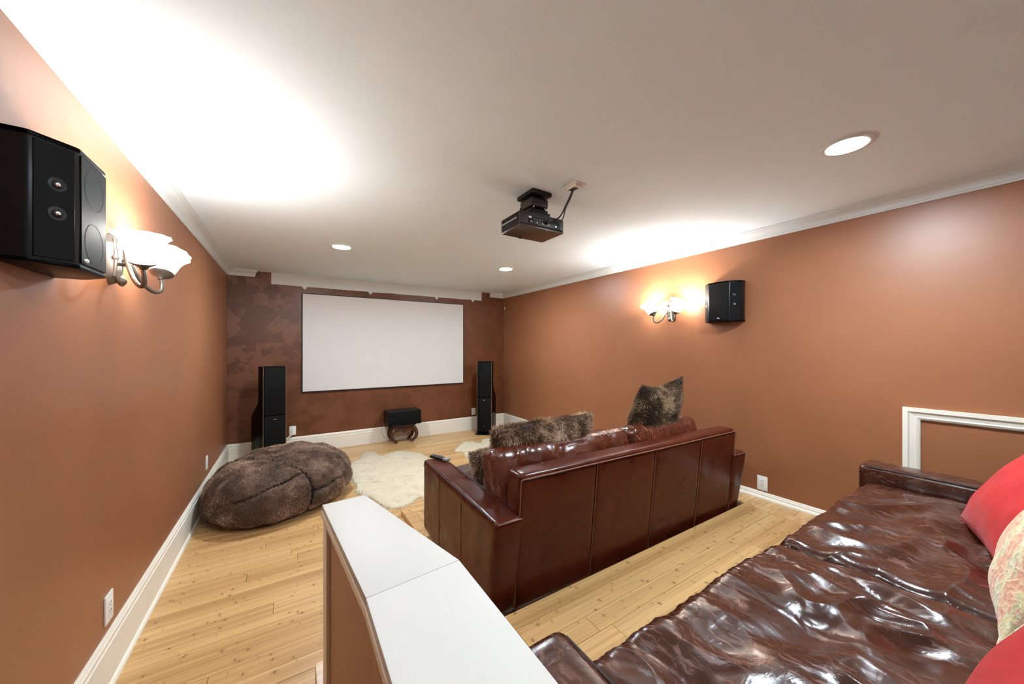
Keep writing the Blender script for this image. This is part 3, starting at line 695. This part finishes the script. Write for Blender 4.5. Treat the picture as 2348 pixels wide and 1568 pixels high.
# ================================================================== OUTLETS
def outlet(loc, rz, label, kind='decora'):
    t = thing('wall_outlet', label, 'outlet', loc, (0, 0, rz), group='white wall outlets')   # faces -y locally
    part('cover_plate', B(-.037, .037, -.0065, 0, -.058, .058), 'outlet_white', t, .0025)
    r = part('receptacle', B(-.0168, .0168, -.0085, -.004, -.0335, .0335), 'outlet_white', t, .0015)
    for z in (-.017, .017):
        for x in (-.0062, .0062): part('slot', B(x - .0011, x + .0011, -.0092, -.007, z - .0005, z + .008), 'slot_dark', r)
        part('ground_hole', MB().lathe([(.0024, 0), (.0024, .002)], 10, Matrix.Translation((0, -.0072, z - .008)) @ Matrix.Rotation(PI / 2, 4, 'X')), 'slot_dark', r)
    for z in (-.047, .047): part('screw', MB().lathe([(.0028, 0), (.0028, .0012)], 10, Matrix.Translation((0, -.0062, z)) @ Matrix.Rotation(PI / 2, 4, 'X')), 'cord_white', t)
    return t
outlet((XL, 2.123, .312), PI / 2, 'white outlet low on the near wall just above the tall baseboard')
outlet((XL, 4.18, .345), PI / 2, 'white outlet peeking out above the beanbag edge')
outlet((XR, 1.34, .285), -PI / 2, 'white outlet on the brown wall between the two sofas')
outlet((.039, YF, .302), 0, 'white outlet with a plugged in cord beside the tower speaker')
outlet((2.652, YF, .302), 0, 'white outlet half hidden behind the slim corner tower speaker')
tag(part('power_cord', MB().tube([(.040, YF - .012, .285), (.036, YF - .035, .270), (-.01, YF - .045, .225), (-.05, YF - .05, .195), (-.09, YF - .06, .13), (-.11, YF - .09, .03), (-.10, YF - .14, .008)], .005, 8, [.010, .010, .006, .005, .005, .005], smooth=6), 'cord_white'), 'white power cord running from the outlet behind the tower speaker', 'cord')
tag(part('corner_sensor', B(XR - .010, XR - .0, YF - .055, YF - .035, 2.058, 2.108), 'outlet_white', None, .004), 'tiny white sensor high in the far corner of the room', 'sensor')

# ================================================================== SOFAS
def wrinkles(p, seed, big, fine):
    """leather folds: soft hollows with creased ridges between them"""
    q = p + seed * 13.7
    a = warp(q * np.array((1.0, 1.0, 1.0)), 2.6, .16)
    soft = lambda t, e: np.sqrt(t * t + e * e) - e
    h = -soft(pn(a * np.array((6.0, 4.4, 5.5))), .014) * 1.35 + .35 * pn(q * 3.3 + 5)
    b = warp(q, 5.0, .07)
    m = np.clip(pn(q * 2.7 + 31) * 1.6 + .35, 0, 1)
    h = h + .55 * m * (.3 - soft(pn(b * np.array((11.5, 8.0, 11.5)) + 9), .012))
    m2 = np.clip(pn(q * 3.9 + 71) * 1.6 + .2, 0, 1)
    h = h + .13 * m2 * (.3 - soft(pn(b * np.array((22.0, 15.0, 22.0)) + 19), .03))
    return big * h + fine * pn(b * 20.0)
def cushion(name, parent, mat, center, size, seg, r, crown, seed, big, fine, rot=None, pucker=0.0, welt=True):
    c, q, nr, f = softbox(size, seg, r, crown)
    me0 = np_mesh('tmp', q, f); vn = np.zeros(len(q) * 3, np.float32); me0.vertices.foreach_get('normal', vn); vn = vn.reshape(-1, 3)
    bpy.data.meshes.remove(me0)
    edge = np.minimum(np.minimum(1 - np.abs(c[:, 0]), 9), 1.0)
    calm = np.clip((1 - np.abs(c[:, 0])) / .22, 0, 1) * np.clip((1 - np.abs(c[:, 1])) / .22, 0, 1) * (np.abs(c[:, 2]) > .5)
    d = wrinkles(q, seed, big, fine) * (.22 + .78 * calm)
    if pucker:
        # short gathers along the front and back edges
        e = np.exp(-((1 - c[:, 1]) / .16) ** 2) + .5 * np.exp(-((1 + c[:, 1]) / .16) ** 2)
        g = pn(np.stack([q[:, 0] * 34, q[:, 1] * 5, q[:, 2] * 3 + seed], 1)); d = d + e * pucker * np.abs(g) * (np.abs(c[:, 2]) > .3)
    q = q + vn * d[:, None]
    M4 = Matrix.Translation(center) @ (rot if rot is not None else Matrix.Identity(4))
    A = np.array(M4); q = q @ A[:3, :3].T + A[:3, 3]
    return link(name, np_mesh(name, q, f), mat, parent)
def seam(parent, pts, r=.0022, mat='seam_thread', name='seam'):
    return part(name, MB().tube(pts, r, 6), mat, parent, smooth=True)
def padded(name, parent, mat, x0, x1, y0, y1, z0, z1, r, seed, amp=.002, seg=None, shear=0.0, crown=.0):
    size = (x1 - x0, y1 - y0, z1 - z0); seg = seg or tuple(max(6, int(s / .022)) for s in size)
    c, q, nr, f = softbox(size, seg, r, 0.0)
    p = q + np.array(((x0 + x1) / 2, (y0 + y1) / 2, (z0 + z1) / 2))
    L = np.linalg.norm(nr, axis=1)
    face = np.where(np.abs(c) > .999, np.sign(c), 0); fn = face / np.maximum(np.linalg.norm(face, axis=1), 1e-6)[:, None]
    d = amp * (pn(p * 7 + seed) + .5 * pn(p * 16 + seed)) + crown * np.clip(1 - c[:, 0] ** 2, 0, 1) * np.clip(1 - c[:, 1] ** 6, 0, 1) * (c[:, 2] > .9)
    p = p + fn * d[:, None]
    if shear: p[:, 1] -= shear * (p[:, 2] - z0)
    return link(name, np_mesh(name, p, f), mat, parent)

def sofa(label, loc, rz, W, D, aw, lea, cush, seat_split, seed, seat_kw, back_split, res):
    t = thing('leather_sofa', label, 'sofa', loc, (0, 0, rz))
    SH = .29; AH = .545; BH = .735; RAKE = .095
    # plinth and feet
    part('plinth', B(aw * .5, W - aw * .5, .10, D - .06, .0, .05), 'dark_wood', t)
    for x in (.05, W - .13):
        for y in (.08, D - .13): part('foot', B(x, x + .08, y, y + .08, 0, .05), 'dark_wood', t, .004)
    base = padded('seat_base', t, lea, aw - .01, W - aw + .01, .10, D - .045, .05, SH, .02, seed)
    # arms: rear edge raked like the back
    for k, x0 in enumerate((0, W - aw)):
        a = padded('arm', t, lea, x0, x0 + aw, .050, D, .048, AH, .022, seed + 2 + k, .0035, shear=0.0, crown=.004)
        co = np.zeros(len(a.data.vertices) * 3, np.float32); a.data.vertices.foreach_get('co', co); co = co.reshape(-1, 3)
        fac = np.clip((D - co[:, 1]) / (D * .6), 0, 1) ** 2
        co[:, 1] -= fac * .075 * (co[:, 2] - .05) / .5
        a.data.vertices.foreach_set('co', co.ravel()); a.data.update()
        xo = x0 - .0015 if k == 0 else x0 + aw + .0015
        for y in (.39, .745): seam(a, [(xo, y, .06), (xo, y, AH - .035)])
        for xe in (x0 + .006, x0 + aw - .006):
            for dz in (0.0,):
                seam(a, [(xe, .02, AH - .004), (xe, D * .5, AH - .005), (xe, D - .03, AH - .007), (xe, D - .003, AH - .05)], .0030, 'seam_dark', 'welt')
        seam(a, [(x0 + .01, -.022, AH - .006), (x0 + aw - .01, -.022, AH - .006)], .0028, 'seam_thread', 'welt')
        if k == 1:
            for dy in (-.008, .008): seam(a, [(x0 - .0015, .42 + dy, .30), (x0 - .0015, .42 + dy, AH - .03), (x0 + .02, .42 + dy, AH + .003)], .0018, 'seam_dark')
    # back frame: raked, covered in four hides
    xs = [aw - .01] + [aw + (W - 2 * aw) * q for q in (.255, .515, .775)] + [W - aw + .01]
    fr = padded('back_frame', t, lea, aw - .012, W - aw + .012, .062, .190, .05, BH, .018, seed + 5, .0015, shear=RAKE)
    for i in range(4):
        pnl = padded('back_panel', t, lea, xs[i] + .0015, xs[i + 1] - .0015, .050, .070, .055, BH - .022, .009, seed + 6 + i, .0022, shear=RAKE)
        if i: seam(t, [(xs[i], .0535 - RAKE * .02, .07), (xs[i], .0535 - RAKE * (BH - .05), BH - .03)], .0022, 'seam_thread')
    yt = .047 - RAKE * (BH - .07)
    seam(t, [(aw - .008, yt, BH - .017), (W / 2, yt - .001, BH - .018), (W - aw + .008, yt, BH - .017)], .0032, 'seam_thread', 'welt')
    for x in (aw - .011, W - aw + .011): seam(t, [(x, .050, .07), (x, yt + .001, BH - .02)], .0028, 'seam_thread', 'welt')
    # seat cushions
    xs2 = [aw + .004] + [aw + (W - 2 * aw) * seat_split] + [W - aw - .004]
    for i in range(2):
        x0, x1 = xs2[i], xs2[i + 1]
        cushion('seat_cushion', t, cush, ((x0 + x1) / 2, (D + .30 - .04) / 2, SH + .085 + (.008 if i == 0 else 0)), (x1 - x0 - .002, D - .34 + .04, .155), seat_kw['seg'], .062, seat_kw['crown'], seed + 20 + i, seat_kw['big'], seat_kw['fine'], pucker=seat_kw['pucker'])
    for i, (x0, x1, dz, yaw) in enumerate(back_split):
        rot = Matrix.Rotation(math.radians(yaw), 4, 'Z') @ Matrix.Rotation(math.radians(-14), 4, 'X')
        rot = rot @ Matrix(((1, 0, 0, 0), (0, 0, -1, 0), (0, 1, 0, 0), (0, 0, 0, 1)))   # cushion's z faces forward-back
        cushion('back_cushion', t, 'leather_back_cushion', ((x0 + x1) / 2, .262, .588 + dz), (x1 - x0, .42, .19), res, .07, .012, seed + 30 + i, .019, .0012, rot, pucker=.006)
    return t

fs = sofa('brown leather sofa seen from behind on the low step, facing the screen', (.79, 1.405, MID), -math.radians(1.2), 2.20, 1.08, .150, 'leather_front', 'leather_rear', .5, 1,
          dict(seg=(60, 50, 8), crown=.03, big=.012, fine=.001, pucker=.006), [(.105, 1.165, 0, 0), (1.17, 1.945, .0, 1.0)], (120, 60, 26))
rs_ = sofa('brown leather sofa with crumpled glossy seat cushions on the raised platform', (.39, -.425, UP), 0, 2.585, 1.092, .170, 'leather_rear', 'leather_rear', .485, 40,
           dict(seg=(260, 190, 24), crown=.034, big=.034, fine=.0008, pucker=.007), [(.18, 1.28, 0, 0), (1.29, 2.40, 0, 0)], (60, 40, 16))

# ================================================================== PILLOWS
def pillow_np(w, h, T, n=56, pinch=.05, seed=0, amp=.006, ear=.02, p=3.2, q=.55):
    pw, qw = p, q
    u = np.linspace(-1, 1, n); U, V = np.meshgrid(u, u, indexing='ij'); U = U.ravel(); V = V.ravel()
    prof = (np.clip(1 - np.abs(U) ** pw, 0, 1) * np.clip(1 - np.abs(V) ** pw, 0, 1)) ** qw
    x = U * w / 2 * (1 - pinch * (1 - V ** 2) * np.abs(U) ** 3); y = V * h / 2 * (1 - pinch * (1 - U ** 2) * np.abs(V) ** 3)
    cor = (np.abs(U) * np.abs(V)) ** 6; x = x * (1 + ear * cor); y = y * (1 + ear * cor)
    P = []
    for s in (1, -1):
        z = s * T / 2 * prof
        p = np.stack([x, y, z], 1); nz = pn(p * 9 + seed * 7.7 + s) * amp * prof ** .5 + np.abs(pn(p * np.array((14, 14, 5)) + seed)) * amp * (1 - prof) * .8
        # gathers radiating from the edge
        p[:, 2] += nz * s; P.append(p)
    idx = np.arange(n * n).reshape(n, n)
    f = np.stack([idx[:-1, :-1], idx[1:, :-1], idx[1:, 1:], idx[:-1, 1:]], -1).reshape(-1, 4)
    rim = (np.abs(U) > .9999) | (np.abs(V) > .9999)
    v = np.concatenate(P); f2 = f[:, ::-1] + n * n
    mp = np.arange(2 * n * n); mp[n * n:][rim] = np.arange(n * n)[rim]
    f2 = mp[f2]
    used = np.unique(np.concatenate([f.ravel(), f2.ravel()])); re = np.full(2 * n * n, -1); re[used] = np.arange(len(used))
    return v[used], re[np.concatenate([f, f2])]
def frame_m(origin, eu, ev):
    eu = Vector(eu).normalized(); ev = Vector(ev); ev = (ev - eu * ev.dot(eu)).normalized(); en = eu.cross(ev)
    m = Matrix((eu, ev, en)).transposed().to_4x4(); m.translation = Vector(origin); return m
def place(v, m):
    A = np.array(m); return v @ A[:3, :3].T + A[:3, 3]
def cloth_pillow(name, label, cat, m, w, h, T, mat, seed, group=None, amp=.008):
    v, f = pillow_np(w, h, T, 72, .05, seed, amp, p=2.0, q=.62); v[:, 2] += .012 * pn(v * np.array((5, 5, 2)) + seed) 
    o = link(name, np_mesh(name, v, f), mat); o.matrix_world = m
    tag(o, label, cat, group)
    # welt seam round the rim
    uu = np.linspace(-1, 1, 24); pts = []
    for s in range(4):
        for k in uu[:-1]:
            a, b = ((k, -1), (1, k), (-k, 1), (-1, -k))[s]
            x = a * w / 2 * (1 - .05 * (1 - b * b) * abs(a) ** 3); y = b * h / 2 * (1 - .05 * (1 - a * a) * abs(b) ** 3); c = (abs(a) * abs(b)) ** 6
            pts.append((x * (1 + .02 * c), y * (1 + .02 * c), .012 * float(pn(np.array([[x * 5, y * 5, 0.0]]) + seed)[0])))
    pts.append(pts[0]); part('edge_seam', MB().tube(pts, .0028, 6), mat, o, smooth=True)
    return o
def lean(A, Bp, th, h):
    """pillow standing on bottom edge A-B, leaning back by th degrees from flat; returns frame"""
    A = Vector(A); Bp = Vector(Bp); eu = (A - Bp).normalized(); back = Vector((eu.y, -eu.x, 0))
    ev = back * math.cos(math.radians(th)) + Vector((0, 0, 1)) * math.sin(math.radians(th))
    return frame_m((A + Bp) / 2 + ev * h / 2, eu, ev)
cloth_pillow('throw_pillow', 'red cushion with a pointed corner leaning near the far arm of the rear sofa', 'pillow', lean((2.50, .265, .640), (1.985, .125, .640), 58, .52), .535, .52, .17, 'red_cloth', 1, 'red cushions on the rear sofa')
cloth_pillow('throw_pillow', 'faded paisley patterned cushion between the two red cushions', 'pillow', lean((1.93, .125, .650), (1.50, .095, .650), 64, .44), .45, .44, .16, 'paisley', 2)
cloth_pillow('throw_pillow', 'red cushion closest to the camera at the bottom right corner', 'pillow', lean((1.16, .122, .650), (.66, .078, .650), 60, .52), .52, .52, .17, 'red_cloth', 3, 'red cushions on the rear sofa')

def fur_pillow(label, m, w, h, T, seed, mat, n, length, shape=None):
    v, f = pillow_np(w, h, T, 40, .04, seed, .012)
    if shape is not None: v = shape(v)
    t = link('fur_pillow', np_mesh('fur_pillow', v, f), 'pillow_hide'); t.matrix_world = m
    tag(t, label, 'pillow', 'fur pillows on the front sofa')
    A = np.array(m)[:3, :3]; dn = np.array((0, 0, -1.0)) @ A    # world down in local axes
    fm = fur_mesh('fur', v, f, n, length, .0011, lambda p, nr: .55 * dn + 0.35 * np.stack([pn(p * 6 + 2), pn(p * 6 + 20), 0 * p[:, 0]], 1), .45, seed, 0.0, 10.0)
    o = link('fur', fm, mat, t); o['kind'] = 'stuff'
    return t
def long_shape(v):
    v = v.copy(); v[:, 1] += .045 * np.clip(v[:, 0] / .4, -1, 1) * (v[:, 1] > 0) * 0.4; v[:, 2] += .02 * np.sin(v[:, 0] * 7); return v
fur_pillow('long brown fur pillow behind the left back cushion of the front sofa', lean((1.675, 1.84, .475), (.965, 1.80, .475), 76, .48), .74, .48, .20, 11, 'fur_pillow', 60000, .030, long_shape)
def tip_shape(v):
    v = v.copy(); c = np.clip(v[:, 0] / .25, 0, 1) * np.clip(v[:, 1] / .25, 0, 1)
    v[:, 1] += .075 * c ** 2; c2 = np.clip(-v[:, 0] / .25, 0, 1) * np.clip(v[:, 1] / .25, 0, 1); v[:, 0] += .05 * c2; v[:, 1] += .02 * c2; return v
fur_pillow('square dark fur pillow standing up behind the right back cushion of the front sofa', lean((2.575, 1.735, .60), (2.085, 1.735, .60), 78, .50), .50, .50, .17, 12, 'fur_pillow_dark', 45000, .026, tip_shape)
fur_pillow('small brown fur pillow lying low in front of the long fur pillow', frame_m((1.17, 2.045, .590), (1, .1, 0), (0, .45, .9)), .36, .26, .12, 13, 'fur_pillow', 16000, .022)

# ================================================================== BEANBAG
def beanbag():
    t = thing('bean_bag', 'big brown fur beanbag slumped against the wall', 'bean bag', (-.050, 3.815, 0))
    c, q, nr, f = softbox((2, 2, 2), (72, 72, 44), .99)
    d = c / np.maximum(np.linalg.norm(c, axis=1), 1e-9)[:, None]
    # slumped body: elliptical base, plateau top, higher towards the far right
    az = np.arctan2(d[:, 1], d[:, 0]); el = np.arcsin(np.clip(d[:, 2], -1, 1))
    ce = np.abs(np.cos(el)) ** np.where(el > 0, .62, .30); se = np.sign(d[:, 2]) * np.abs(np.sin(el)) ** .85
    R = 1 + .055 * np.cos(2 * (az + 2.36)) + .015 * np.cos(3 * az)
    v = np.stack([.550 * R * ce * np.cos(az), .575 * R * ce * np.sin(az), .15 + np.where(se > 0, .300, .15) * se], 1)
    v[:, 2] += np.clip(v[:, 2] - .15, 0, 1) * (.16 * v[:, 0] + .10 * v[:, 1])
    lump = .030 * pn(v * 3.2 + 4.4) + .016 * pn(v * 8 + 8) - .020 * np.abs(pn(warp(v, 4, .08) * np.array((9, 5, 7)) + 3))
    dirn = v - np.array((0, 0, .15)); dirn /= np.linalg.norm(dirn, axis=1)[:, None]
    v = v + dirn * lump[:, None]
    # sewn panels: the bag's axis runs from near left to far right
    ax = np.array((.86, .51, 0)); side = np.array((-.51, .86, 0))
    def seams(v):
        s = v @ ax; w_ = v @ side; h = v[:, 2] - .17
        ang = np.arctan2(h * 1.5, -w_)               # 0 on the camera side, pi/2 on top
        wob = .02 * pn(v * 6 + 1)
        gv = lambda dist, wd: np.exp(-(dist / wd) ** 2)
        ring = s + .16 - .10 * np.cos(ang * 1.2) + wob
        G = gv(ring, .013)
        lf = (ring < .02); rt = (ring > -.02)
        for a0, k, on in ((.60, .55, lf), (-.50, .1, lf), (.12, .12, rt), (1.20, -.2, rt), (-.42, 0, rt)):
            G = G + gv((ang - a0 - k * s + wob * 2) * .40, .011) * on
        return np.clip(G, 0, 1.15)
    G = seams(v)
    wide = np.clip(seams(v * .985), 0, 1)
    v = v - dirn * (.034 * G)[:, None]
    v[:, 2] = np.maximum(v[:, 2], .010)
    v[:, 0] = np.maximum(v[:, 0], -.545)
    link('cover', np_mesh('cover', v, f), 'fur_hide', t)
    sf = f[G[f].mean(1) > .50]; used, inv = np.unique(sf, return_inverse=True)
    link('seam', np_mesh('seam', v[used] + dirn[used] * .003, inv.reshape(sf.shape)), 'bag_seam', t)
    fur = fur_mesh('fur', v, f, 160000, .012, .0012, lambda p, nr: np.stack([.45 * pn(p * 4 + 1), .45 * pn(p * 4 + 30), -.25 + 0 * p[:, 0]], 1), .45, 5, .1, 12.0, zmin=.004,
                   keep=lambda p: (p[:, 2] > .018) & (seams(p) < .30))
    o = link('fur', fur, 'fur_bag', t); o['kind'] = 'stuff'
beanbag()

# ================================================================== SHEEPSKINS
def sheepskin(label, outline, seed, n):
    P = np.array(outline); 
    Q = []
    for i in range(len(P)):
        p0, p1, p2, p3 = P[i - 1], P[i], P[(i + 1) % len(P)], P[(i + 2) % len(P)]
        for k in range(5):
            t = k / 5; Q.append(.5 * (2 * p1 + (p2 - p0) * t + (2 * p0 - 5 * p1 + 4 * p2 - p3) * t * t + (3 * p1 - p0 - 3 * p2 + p3) * t ** 3))
    Q = np.array(Q); c = Q.mean(0); Q = c + (Q - c) * .965; m = len(Q)
    rings = (1.0, .985, .93, .82, .66, .48, .28, .12); V = []
    for k, r in enumerate(rings):
        z = .003 if k == 0 else .012 if k == 1 else .018
        for q in Q - c: V.append((q[0] * r, q[1] * r, z + (.008 * float(pn(np.array([[q[0] * r * 5, q[1] * r * 5, seed]]))[0]) if k > 1 else 0)))
    V.append((0, 0, .018)); F = []
    for k in range(len(rings) - 1):
        for i in range(m):
            j = (i + 1) % m; F.append((k * m + i, k * m + j, (k + 1) * m + j, (k + 1) * m + i))
    last = (len(rings) - 1) * m
    tri = [(last + i, last + (i + 1) % m, len(V) - 1) for i in range(m)]
    t = thing('sheepskin_rug', label, 'rug', (c[0], c[1], 0), group='white sheepskin rugs')
    mb = MB().add(V, F + tri + [tuple(range(m))[::-1]])
    part('hide', mb, 'hide', t, smooth=True)
    v = np.array(V); f = np.array(F + [(a, b, d, d) for a, b, d in tri])
    def comb(p, nr):
        rad = p * np.array((1, 1, 0)); L = np.linalg.norm(rad, axis=1); rad = rad / np.maximum(L, .05)[:, None]
        return rad * np.clip((L - .25) * 1.5, 0, .8)[:, None] + .7 * np.stack([pn(p * 7 + seed), pn(p * 7 + seed + 30), 0 * L], 1)
    fm = fur_mesh('wool', v, f, n, .042, .0019, comb, .38, seed, .22, 12.0, zmin=.003)
    o = link('wool', fm, 'wool', t); o['kind'] = 'stuff'
sheepskin('white sheepskin rug lying between the beanbag and the front sofa arm', [(0.573, 4.645), (0.707, 4.72), (0.827, 5.0), (0.943, 4.98), (1.001, 4.727), (1.131, 4.805), (1.268, 4.814), (1.438, 4.611), (1.50, 4.323), (1.50, 3.95), (1.42, 3.72), (1.30, 3.45), (1.18, 3.22), (1.047, 3.176), (1.005, 3.185), (0.924, 3.101), (0.778, 3.062), (0.69, 3.151), (0.641, 3.365), (0.578, 3.506), (0.523, 3.618), (0.554, 3.754), (0.544, 3.936), (0.554, 4.111), (0.558, 4.363)], 21, 120000)
sheepskin('white sheepskin rug in the far corner, mostly hidden behind the long fur pillow', [(1.855, 4.41), (2.022, 4.624), (2.165, 4.753), (2.255, 4.733), (2.285, 4.633), (2.344, 4.573), (2.432, 4.701), (2.532, 4.758), (2.70, 4.74), (2.86, 4.55), (2.90, 4.2), (2.86, 3.8), (2.70, 3.45), (2.45, 3.25), (2.2, 3.3), (1.97, 3.5), (1.928, 3.639), (1.87, 3.793), (1.891, 3.872), (1.869, 3.981), (1.861, 4.085), (1.93, 4.269), (1.871, 4.325)], 22, 80000)

# ================================================================== REMOTE
rm = thing('remote_control', 'slim black remote control lying on the arm of the front sofa', 'remote', (.905, 2.395, MID + .553), (0, 0, math.radians(22)))
part('body', B(-.021, .021, -.085, .085, 0, .018), 'plastic_black', rm, .006, 3)
part('end_cap', B(-.0215, .0215, -.087, -.045, .001, .0195), 'grey_rubber', rm, .007, 3)
for i in range(3):
    for j in range(5): part('button', B(-.014 + i * .011, -.007 + i * .011, -.035 + j * .020, -.024 + j * .020, .017, .0195), 'slot_dark', rm, .001, 1)
